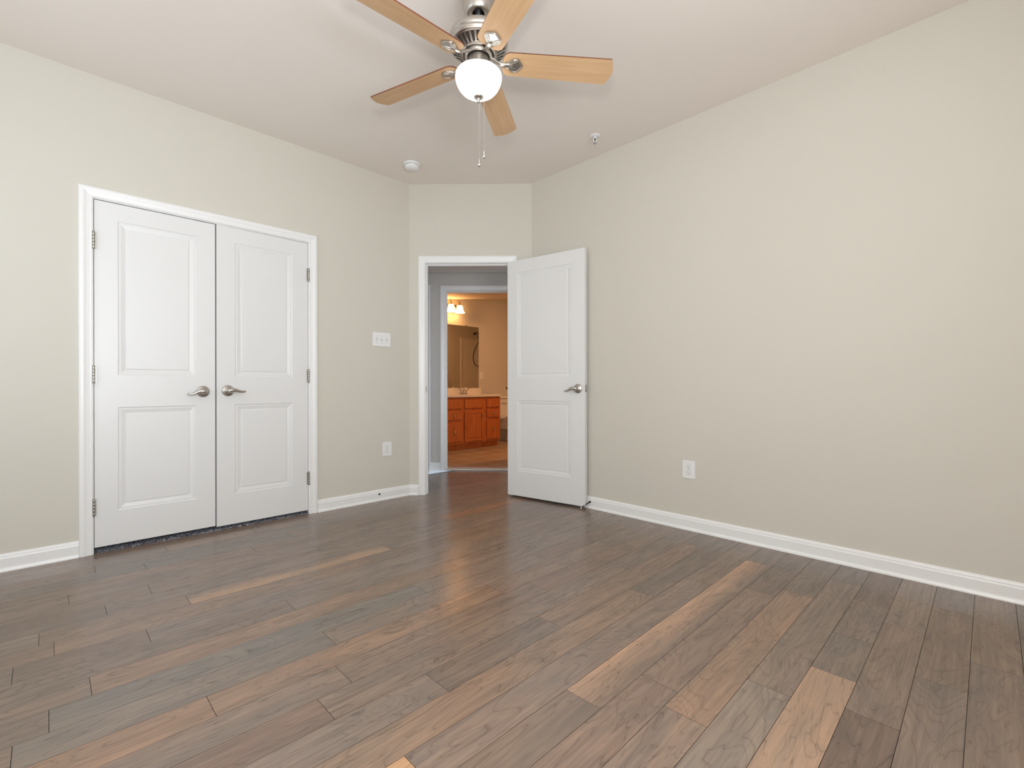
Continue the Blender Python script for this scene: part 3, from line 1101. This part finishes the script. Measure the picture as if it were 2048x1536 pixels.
def outlet(matrix, label, s=1.0):
    o = empty('wall_outlet', matrix, label, 'outlet', 'white duplex wall outlets')
    w = MB()
    wall_plate(w, 0.0435 * s, 0.0590 * s)
    screw(w, 0, 0, -0.0064, 1)
    w.build('cover_plate', [M['plastic'], M['grey_slot'], M['slot']], parent=o)
    for zc in (0.0195, -0.0195):
        w = MB()
        pts = []
        for i in range(28):
            a = 2 * PI * i / 28
            pts.append((0.0172 * math.cos(a), max(-0.0138, min(0.0138, 0.0172 * math.sin(a)))))
        Rm = Matrix.Rotation(PI / 2, 4, 'X')
        w.prism(pts, 0.0060, 0.0085, Rm)
        ring = [(x * 1.06, y * 1.06) for x, y in pts]
        w.prism(ring, 0.0060, 0.0068, Rm, 1, 1, 1)
        w.box(-0.0072, -0.0052, -0.0088, -0.0080, -0.001, 0.008, mi=2)
        w.box(0.0052, 0.0070, -0.0088, -0.0080, 0.0, 0.0075, mi=2)
        w.lathe([(0.0, 0.0088), (0.0026, 0.0088), (0.0026, 0.0080)], 12, Matrix.Translation((0, 0, -0.0075)) @ Rm, mi=2, caps=False)
        w.build('receptacle', [M['plastic'], M['grey_slot'], M['slot']], parent=o, matrix=Matrix.Translation((0, 0, zc)))
    return o


outlet(F_LEFT @ Matrix.Translation((2.050, 0, 0.4225)), 'white wall outlet between the closet and the doorway')
outlet(F_RIGHT @ Matrix.Translation((-1.3915, 0, 0.3985)), 'white wall outlet on the long bare wall')

# stop base left on the baseboard, and the bent spring stop under the open door
w = MB()
RX90 = Matrix.Rotation(PI / 2, 4, 'X')
w.lathe([(0.0, 0.0), (0.0078, 0.0), (0.0082, 0.003), (0.0062, 0.0062), (0.0040, 0.0072), (0.0036, 0.0105), (0.0, 0.0110)], 20, RX90, caps=False)
tag(w.build('doorstop_base', M['black'], matrix=F_LEFT @ Matrix.Translation((1.972, -0.0135, 0.056))), 'small dark round doorstop mount on the baseboard below the left outlet', 'doorstop')

ds = empty('spring_doorstop', F_RIGHT @ Matrix.Translation((-2.176, -0.0135, 0.050)), 'bent spring doorstop on the baseboard at the edge of the open door', 'doorstop')
w = MB()
w.lathe([(0.0, 0.0), (0.0085, 0.0), (0.0085, 0.002), (0.0055, 0.005), (0.0, 0.006)], 18, RX90, caps=False)
w.build('mount', M['black'], parent=ds)
w = MB()
pts = []
nt_ = 20
for i in range(nt_ * 10 + 1):
    t = i / (nt_ * 10)
    cx_ = -0.030 * t ** 1.3
    cy_ = -0.004 - 0.064 * t
    cz_ = -0.038 * t ** 1.25
    a = 2 * PI * nt_ * t
    rr_ = 0.0046
    pts.append((cx_ + rr_ * math.cos(a), cy_, cz_ + rr_ * math.sin(a)))
w.tube(pts, 0.0009, 6)
w.build('spring', M['black'], parent=ds)
w = MB()
w.lathe([(0.0, -0.004), (0.005, -0.004), (0.006, 0.0), (0.0055, 0.006), (0.0, 0.0075)], 14, Matrix.Translation((-0.031, -0.070, -0.0395)) @ RX90, caps=False)
w.build('rubber_tip', M['tape'], parent=ds)

# ------------------------------------------------------------------ little hall behind the doorway
HT0, HT1 = WT, 1.192          # the hall runs between these depths behind the diagonal wall face
HS0, HS1 = -0.034, 1.60
HZ = 2.231
BB0, BB1, BBZ = 0.1480, 0.8560, 2.0240
wb = MB()
wb.box(-2.30, BB0 - JT, HT1, HT1 + WT, 0, H)
wb.box(BB1 + JT, HS1 + 0.1, HT1, HT1 + WT, 0, H)
wb.box(BB0 - JT, BB1 + JT, HT1, HT1 + WT, BBZ + JT, H)
tag(wb.build('wall_hall_back', M['hall'], matrix=F_DIAG), 'grey hall wall around the bathroom doorway', 'wall', kind='structure')
wl = MB()
wl.box(HS0 - 0.05, HS0, HT0, HT1, 0, H)
tag(wl.build('wall_hall_left', M['hall'], matrix=F_DIAG), 'grey left side wall of the hall', 'wall', kind='structure')
hc = MB()
hc.box(HS0 - 0.05, HS1 + 0.05, HT0, HT1, HZ, HZ + 0.06)
tag(hc.build('ceiling_hall', M['ceiling'], matrix=F_DIAG), 'low dim hall ceiling beyond the bedroom doorway', 'ceiling', kind='structure')
door_trim('trim_3', F_DIAG @ Matrix.Translation((0, HT1, 0)), BB0, BB1, BBZ, WT, (0.040, 0.074), 'white casing around the bathroom doorway', back=True)
# casing of a side doorway, ending at the hall corner
cs = MB()
cs.box(HS0, HS0 + 0.016, HT1 - 0.070, HT1 - 0.012, 0, 2.085, 0.003)
tag(cs.build('trim_4', M['white'], matrix=F_DIAG), 'narrow white casing strip at the left corner of the hall', 'door trim', kind='structure')
baseboard('baseboard_hall', F_DIAG @ Matrix.Translation((0, HT1, 0)), HS0, BB0 - CI - CW, 0, 0, 'short white baseboard left of the bathroom doorway')
th_ = MB()
th_.box(BB0, BB1, HT1 - 0.010, HT1 + WT + 0.01, 0.0, 0.016, 0.004)
tag(th_.build('trim_5', M['marble'], matrix=F_DIAG), 'pale marble threshold under the bathroom doorway', 'threshold', kind='structure')

# ------------------------------------------------------------------ bathroom
MX = -6.000           # mirror wall face
SX = -3.790           # shower wall face
FYB = 7.60
F_MIR = frame((MX, 0, 0), 90)
wm = MB()
wm.box(1.55, FYB + 0.1, 0, 0.1, 0, H)
tag(wm.build('wall_bathroom_left', M['wall'], matrix=F_MIR), 'warm lit bathroom wall behind the vanity mirror', 'wall', kind='structure')
wm = MB()
wm.box(SX, SX + 0.1, 3.80, FYB + 0.1, 0, H)
tag(wm.build('wall_bathroom_right', M['wall']), 'bathroom wall opposite the vanity', 'wall', kind='structure')
wm = MB()
wm.box(MX - 0.1, SX + 0.1, FYB, FYB + 0.1, 0, H)
tag(wm.build('wall_bathroom_back', M['wall']), 'far bathroom wall beyond the toilet', 'wall', kind='structure')
# floor and ceiling follow the diagonal doorway wall
def diag_pt(s, t):
    v = F_DIAG @ Vector((s, t, 0))
    return (v.x, v.y)


tb = HT1 + WT
bp_ = [diag_pt(-2.14, tb), diag_pt(0.97, tb), (SX, FYB), (MX, FYB)]
fb = MB()
fb.prism(bp_, -0.02, 0.004)
tag(fb.build('floor_bathroom', M['tile']), 'warm beige square tile floor of the bathroom', 'floor', kind='structure')
fb = MB()
fb.prism(bp_, H - 0.06, H)
tag(fb.build('ceiling_bathroom', M['ceiling']), 'bathroom ceiling', 'ceiling', kind='structure')
sf = MB()
sf.box(-1.02, 0.96, tb, 3.175, 2.300, H - 0.06)
tag(sf.build('ceiling_bathroom.001', M['ceiling'], matrix=F_DIAG), 'dropped orange-lit soffit just inside the bathroom doorway', 'ceiling', kind='structure')

# bathroom door, swung fully into the bathroom so it shows edge-on
mbd = F_DIAG @ frame((BB1 - 0.0015, tb + 0.006, 0), 89.2)
P_BB = [(0.10, 0.59, 0.2290, 0.8300), (0.10, 0.59, 1.0150, 1.9150)]
bath_door = door_leaf('door_4', mbd @ Matrix.Translation((0.004, -0.039, 0)), 0.690, 0.02, 2.018, DT, P_BB, 'white bathroom door seen edge-on, swung into the bathroom')
lever_handle(bath_door, 0.690 - 0.066, 0.925, DT, -1, 1, 0.010)
for z in (1.78, 1.02, 0.25):
    hinge(bath_door, -0.004, 0.041, z)

# vanity cabinet; frame F_MIR: x along the wall, y into it
V0, V1 = 4.085, 5.168
van = empty('vanity_cabinet', F_MIR @ Matrix.Translation((0, 0, 0)), 'cherry wood vanity cabinet with brass knobs under the bathroom mirror', 'cabinet')
w = MB()
w.box(V0, V1, -0.530, -0.003, 0.095, 0.788)
w.build('body', M['cherry'], parent=van)
w = MB()
w.box(V0 + 0.01, V1 - 0.002, -0.470, -0.003, 0.004, 0.095)
w.build('toe_kick', M['cherry'], parent=van)


def raised_front(name, x0, x1, z0, z1, knob=None, door=False):
    w = MB()
    y = -0.530
    if not door:
        w.box(x0, x1, y - 0.018, y - 0.0005, z0, z1, 0.004, 2)
    else:
        w.box(x0 + 0.01, x1 - 0.01, y - 0.012, y - 0.0005, z0 + 0.01, z1 - 0.01)
        m_ = 0.045
        w.box(x0 + m_, x1 - m_, y - 0.0205, y - 0.008, z0 + m_, z1 - m_, 0.005, 2)
        for a, b_, c_, d in ((x0, x0 + m_ - 0.006, z0, z1), (x1 - m_ + 0.006, x1, z0, z1), (x0 + m_ - 0.006, x1 - m_ + 0.006, z0, z0 + m_ - 0.006), (x0 + m_ - 0.006, x1 - m_ + 0.006, z1 - m_ + 0.006, z1)):
            w.box(a, b_, y - 0.0225, y - 0.0005, c_, d, 0.002, 2)
    o = w.build(name, M['cherry'], parent=van)
    if knob:
        k = MB()
        k.lathe([(0.0, -0.001), (0.0075, -0.001), (0.006, 0.004), (0.005, 0.011), (0.009, 0.015), (0.0145, 0.0185), (0.0150, 0.022), (0.010, 0.0265), (0.0, 0.028)], 20,
                Matrix.Translation((knob[0], y - (0.0225 if door else 0.018), knob[1])) @ RX90, caps=False)
        k.build('knob', M['chrome'], parent=o)
    return o


raised_front('drawer_front', 4.110, 4.388, 0.621, 0.756)
raised_front('drawer_front', 4.110, 4.388, 0.459, 0.585, (4.243, 0.517))
raised_front('drawer_front', 4.110, 4.388, 0.136, 0.405, (4.243, 0.281))
raised_front('drawer_front', 4.434, 4.800, 0.621, 0.752)
raised_front('cabinet_door', 4.434, 4.800, 0.126, 0.577, (4.778, 0.517), True)
raised_front('drawer_front', 4.872, 5.148, 0.625, 0.756)
raised_front('drawer_front', 4.872, 5.148, 0.467, 0.588, (5.010, 0.524))
raised_front('drawer_front', 4.872, 5.148, 0.132, 0.420, (5.010, 0.286))

vt = van
w = MB()
# slab with an oval basin opening
SCX, SCY, SA, SB = 4.700, -0.300, 0.215, 0.160
x0, x1, y0, y1, zt_, zb_ = 4.062, 5.196, -0.560, -0.002, 0.820, 0.790
NSEG = 48
ov, ob_ = [], []
for i in range(NSEG):
    a = 2 * PI * i / NSEG
    ov.append((SCX + SA * math.cos(a), SCY + SB * math.sin(a)))
    ca, sa = math.cos(a), math.sin(a)
    k = min((x1 - SCX) / ca if ca > 1e-6 else ((x0 - SCX) / ca if ca < -1e-6 else 9), (y1 - SCY) / sa if sa > 1e-6 else ((y0 - SCY) / sa if sa < -1e-6 else 9))
    ob_.append((SCX + k * ca, SCY + k * sa))
rows = [[(x, y, zb_) for x, y in ob_], [(x, y, zt_ - 0.004) for x, y in ob_], [(SCX + (x - SCX) * 0.995, SCY + (y - SCY) * 0.99, zt_) for x, y in ob_], [(x, y, zt_) for x, y in ov]]
for s_, dz in ((0.97, 0.004), (0.93, 0.02), (0.85, 0.06), (0.70, 0.10), (0.4, 0.125), (0.08, 0.13)):
    rows.append([(SCX + (x - SCX) * s_, SCY + (y - SCY) * s_, zt_ - dz) for x, y in ov])
vr = w.strip(rows, close=True)
w.bm.faces.new(vr[-1])
w.build('countertop', M['counter'], parent=vt)['label'] = 'cream countertop with basin'
w = MB()
w.box(x0, 5.214, -0.022, -0.001, zt_ - 0.001, 0.920, 0.004)
w.build('backsplash', M['counter'], parent=vt)

fa = empty('bathroom_faucet', F_MIR @ Matrix.Translation((4.765, -0.105, 0.8205)), 'chrome two-handle faucet on the vanity countertop', 'faucet')
w = MB()
w.box(-0.075, 0.075, -0.024, 0.024, 0.0, 0.012, 0.006, 3)
w.build('base', M['chrome'], parent=fa)
w = MB()
w.tube([(0, 0, 0.010), (0, 0, 0.050), (0, -0.012, 0.082), (0, -0.040, 0.100), (0, -0.075, 0.100), (0, -0.100, 0.088), (0, -0.106, 0.074)], [0.014, 0.0125, 0.0115, 0.0105, 0.0105, 0.010, 0.010], 14)
w.build('spout', M['chrome'], parent=fa)
for s in (-1, 1):
    w = MB()
    w.lathe([(0.019, 0.011), (0.017, 0.020), (0.0125, 0.040), (0.012, 0.062), (0.014, 0.066), (0.010, 0.074), (0.0, 0.076)], 18, Matrix.Translation((s * 0.052, 0, 0)), caps=False)
    w.tube([(s * 0.052, 0, 0.068), (s * 0.075, -0.004, 0.080), (s * 0.105, -0.008, 0.100)], [0.0075, 0.0065, 0.0075], 10)
    w.build('handle', M['chrome'], parent=fa)

mi_ = empty('wall_mirror', F_MIR, 'frameless wall mirror above the vanity backsplash', 'mirror')
w = MB()
w.box(4.070, 5.171, -0.006, -0.0005, 0.924, 1.934, 0.0008, 1)
w.build('mirror_glass', M['mirror'], parent=mi_)
for x in (4.30, 4.905):
    w = MB()
    w.box(x - 0.012, x + 0.012, -0.010, -0.0005, 1.926, 1.948, 0.002)
    w.build('mirror_clip', M['brass'], parent=mi_)

vl = empty('vanity_light', F_MIR, 'brass bath bar light with lit bell shades above the mirror', 'wall lamp')
w = MB()
w.box(4.075, 4.748, -0.030, -0.0005, 2.128, 2.238, 0.006, 2)
w.box(4.070, 4.753, -0.016, -0.0005, 2.120, 2.246, 0.004, 2)
w.build('back_plate', M['brass'], parent=vl)
for x in (4.170, 4.339, 4.508, 4.677):
    w = MB()
    pts = [(x, -0.028, 2.205), (x, -0.050, 2.220), (x, -0.058, 2.256), (x, -0.066, 2.288), (x, -0.088, 2.302), (x, -0.112, 2.294), (x, -0.122, 2.274), (x, -0.122, 2.255)]
    w.tube(pts, 0.0065, 10)
    w.lathe([(0.0, 0.242), (0.008, 0.240), (0.012, 0.228), (0.026, 0.216), (0.034, 0.208), (0.034, 0.203), (0.0, 0.203)], 24, Matrix.Translation((x, -0.122, 2.026)), caps=False)
    arm = w.build('lamp_arm', M['brass'], parent=vl)
    w = MB()
    w.lathe([(0.030, 0.207), (0.038, 0.200), (0.046, 0.180), (0.051, 0.155), (0.056, 0.130), (0.064, 0.108), (0.078, 0.092), (0.083, 0.088)], 32, Matrix.Translation((x, -0.122, 2.026)), caps=False)
    w.build('lamp_shade', M['shade'], parent=vl)

outlet(F_MIR @ Matrix.Translation((5.232, 0, 1.126)), 'pale wall outlet on the bathroom wall right of the mirror', 0.95)

# toilet between the vanity and the far wall
to = empty('toilet', F_MIR @ Matrix.Translation((5.690, 0, 0.004)), 'white toilet beside the right end of the vanity', 'toilet')
w = MB()
w.box(-0.225, 0.225, -0.205, -0.012, 0.385, 0.735, 0.025, 4)
w.build('tank', M['porcelain'], parent=to)
w = MB()
w.box(-0.238, 0.238, -0.218, -0.006, 0.735, 0.770, 0.010, 3)
w.build('tank_lid', M['porcelain'], parent=to)
w = MB()
w.lathe([(0.0, 0.0), (0.012, 0.0), (0.012, 0.008), (0.0, 0.010)], 14, Matrix.Translation((-0.165, -0.205, 0.665)) @ RX90, caps=False)
w.tube([(-0.165, -0.216, 0.665), (-0.130, -0.222, 0.660), (-0.090, -0.224, 0.652)], [0.006, 0.005, 0.007], 8)
w.build('flush_lever', M['chrome'], parent=to)


def egg(cx, cy, a, b, n=40):
    out = []
    for i in range(n):
        t = 2 * PI * i / n
        yy = -math.cos(t)
        wd = a * math.sin(t) * (1 - 0.12 * (-yy if yy < 0 else 0))
        out.append((cx + wd, cy + b * yy))
    return out


w = MB()
rows = []
for z, a, b, cy in ((0.0, 0.105, 0.245, -0.395), (0.02, 0.108, 0.248, -0.395), (0.06, 0.098, 0.235, -0.390), (0.16, 0.095, 0.215, -0.390), (0.23, 0.115, 0.220, -0.410), (0.30, 0.155, 0.240, -0.440), (0.36, 0.180, 0.255, -0.455), (0.395, 0.188, 0.262, -0.458)):
    rows.append([(x, y, z) for x, y in egg(0, cy, a, b)])
rows.append([(x, y, 0.395) for x, y in egg(0, -0.458, 0.150, 0.215)])
rows.append([(x, y, 0.30) for x, y in egg(0, -0.458, 0.130, 0.180)])
rows.append([(x, y, 0.23) for x, y in egg(0, -0.448, 0.070, 0.090)])
vr = w.strip(rows, smooth=True, close=True)
w.bm.faces.new(vr[0])
w.bm.faces.new(vr[-1])
w.box(-0.10, 0.10, -0.30, -0.02, 0.20, 0.39, 0.03, 3)
w.build('bowl', M['porcelain'], parent=to)
w = MB()
w.strip([[(x, y, 0.398) for x, y in egg(0, -0.458, 0.190, 0.264)], [(x, y, 0.418) for x, y in egg(0, -0.458, 0.190, 0.264)], [(x, y, 0.420) for x, y in egg(0, -0.458, 0.125, 0.190)], [(x, y, 0.398) for x, y in egg(0, -0.458, 0.125, 0.190)], [(x, y, 0.398) for x, y in egg(0, -0.458, 0.190, 0.264)]], close=True)
w.build('seat', M['porcelain'], parent=to)
w = MB()
w.prism(egg(0, -0.458, 0.188, 0.262), 0.422, 0.436)
w.build('lid', M['porcelain'], parent=to)

# shower on the wall opposite, seen in the mirror
F_SH = frame((SX, 0, 0), -90)    # local x = -Y, y into wall
w = MB()
w.box(-7.585, -6.56, -0.012, -0.001, 0.004, 2.02, 0.004)
w.box(-6.565, -6.542, -0.020, -0.001, 0.004, 2.03, 0.004)
w.box(-7.585, -6.565, -0.020, -0.001, 2.01, 2.03, 0.004)
tag(w.build('shower_surround', M['surround'], matrix=F_SH), 'pale shower wall panel reflected in the mirror', 'shower panel')
sh = empty('hand_shower', F_SH @ Matrix.Translation((-6.940, 0, 0)), 'dark bronze hand shower with a looping hose reflected in the mirror', 'shower')
w = MB()
w.lathe([(0.0, 0.0), (0.032, 0.0), (0.030, 0.006), (0.012, 0.012), (0.010, 0.03), (0, 0.031)], 20, Matrix.Translation((0, -0.012, 2.14)) @ RX90, caps=False)
w.tube([(0, -0.02, 2.14), (0, -0.10, 2.16), (0, -0.15, 2.13)], 0.011, 10)
w.build('bracket', M['black'], parent=sh)
w = MB()
w.tube([(0, -0.15, 2.10), (0, -0.16, 2.14), (0.005, -0.19, 2.17)], [0.012, 0.012, 0.016], 10)
w.lathe([(0.0, 0.012), (0.03, 0.010), (0.042, -0.004), (0.040, -0.012), (0.0, -0.014)], 24, Matrix.Translation((0.005, -0.215, 2.155)), caps=False)
w.build('shower_head', M['black'], parent=sh)
w = MB()
pts = []
for x, z in ((0.0, 2.10), (-0.015, 2.02), (-0.015, 1.94), (0.03, 1.87), (0.085, 1.78), (0.125, 1.68), (0.138, 1.57), (0.09, 1.44), (-0.05, 1.375)):
    pts.append((x, -0.13, z))
fine = []
for i in range(len(pts) - 1):
    for k in range(5):
        t = k / 5
        a, b_ = Vector(pts[i]), Vector(pts[i + 1])
        pm = Vector(pts[max(0, i - 1)])
        pn = Vector(pts[min(len(pts) - 1, i + 2)])
        fine.append(0.5 * ((2 * a) + (b_ - pm) * t + (2 * pm - 5 * a + 4 * b_ - pn) * t * t + (3 * a - 3 * b_ + pn - pm) * t ** 3))
fine.append(Vector(pts[-1]))
w.tube(fine, 0.0095, 8)
w.build('hose', M['black'], parent=sh)
tbk = empty('towel_bar', F_SH @ Matrix.Translation((-6.13, 0, 1.19)), 'dark towel bar on the wall reflected at the left of the mirror', 'towel bar')
w = MB()
w.tube([(-0.02, -0.065, 0), (0.46, -0.065, 0)], 0.008, 10)
w.build('bar', M['black'], parent=tbk)
for x in (0.0, 0.44):
    w = MB()
    w.lathe([(0.0, 0.001), (0.024, 0.001), (0.022, 0.008), (0.010, 0.014), (0.010, 0.07), (0.0, 0.072)], 18, Matrix.Translation((x, 0, 0)) @ RX90, caps=False)
    w.build('bracket', M['black'], parent=tbk)

try:
    scene.cycles.use_denoising = True
    scene.cycles.sample_clamp_indirect = 6.0
    scene.cycles.max_bounces = 10
    scene.cycles.diffuse_bounces = 6
    scene.cycles.caustics_reflective = False
except Exception:
    pass
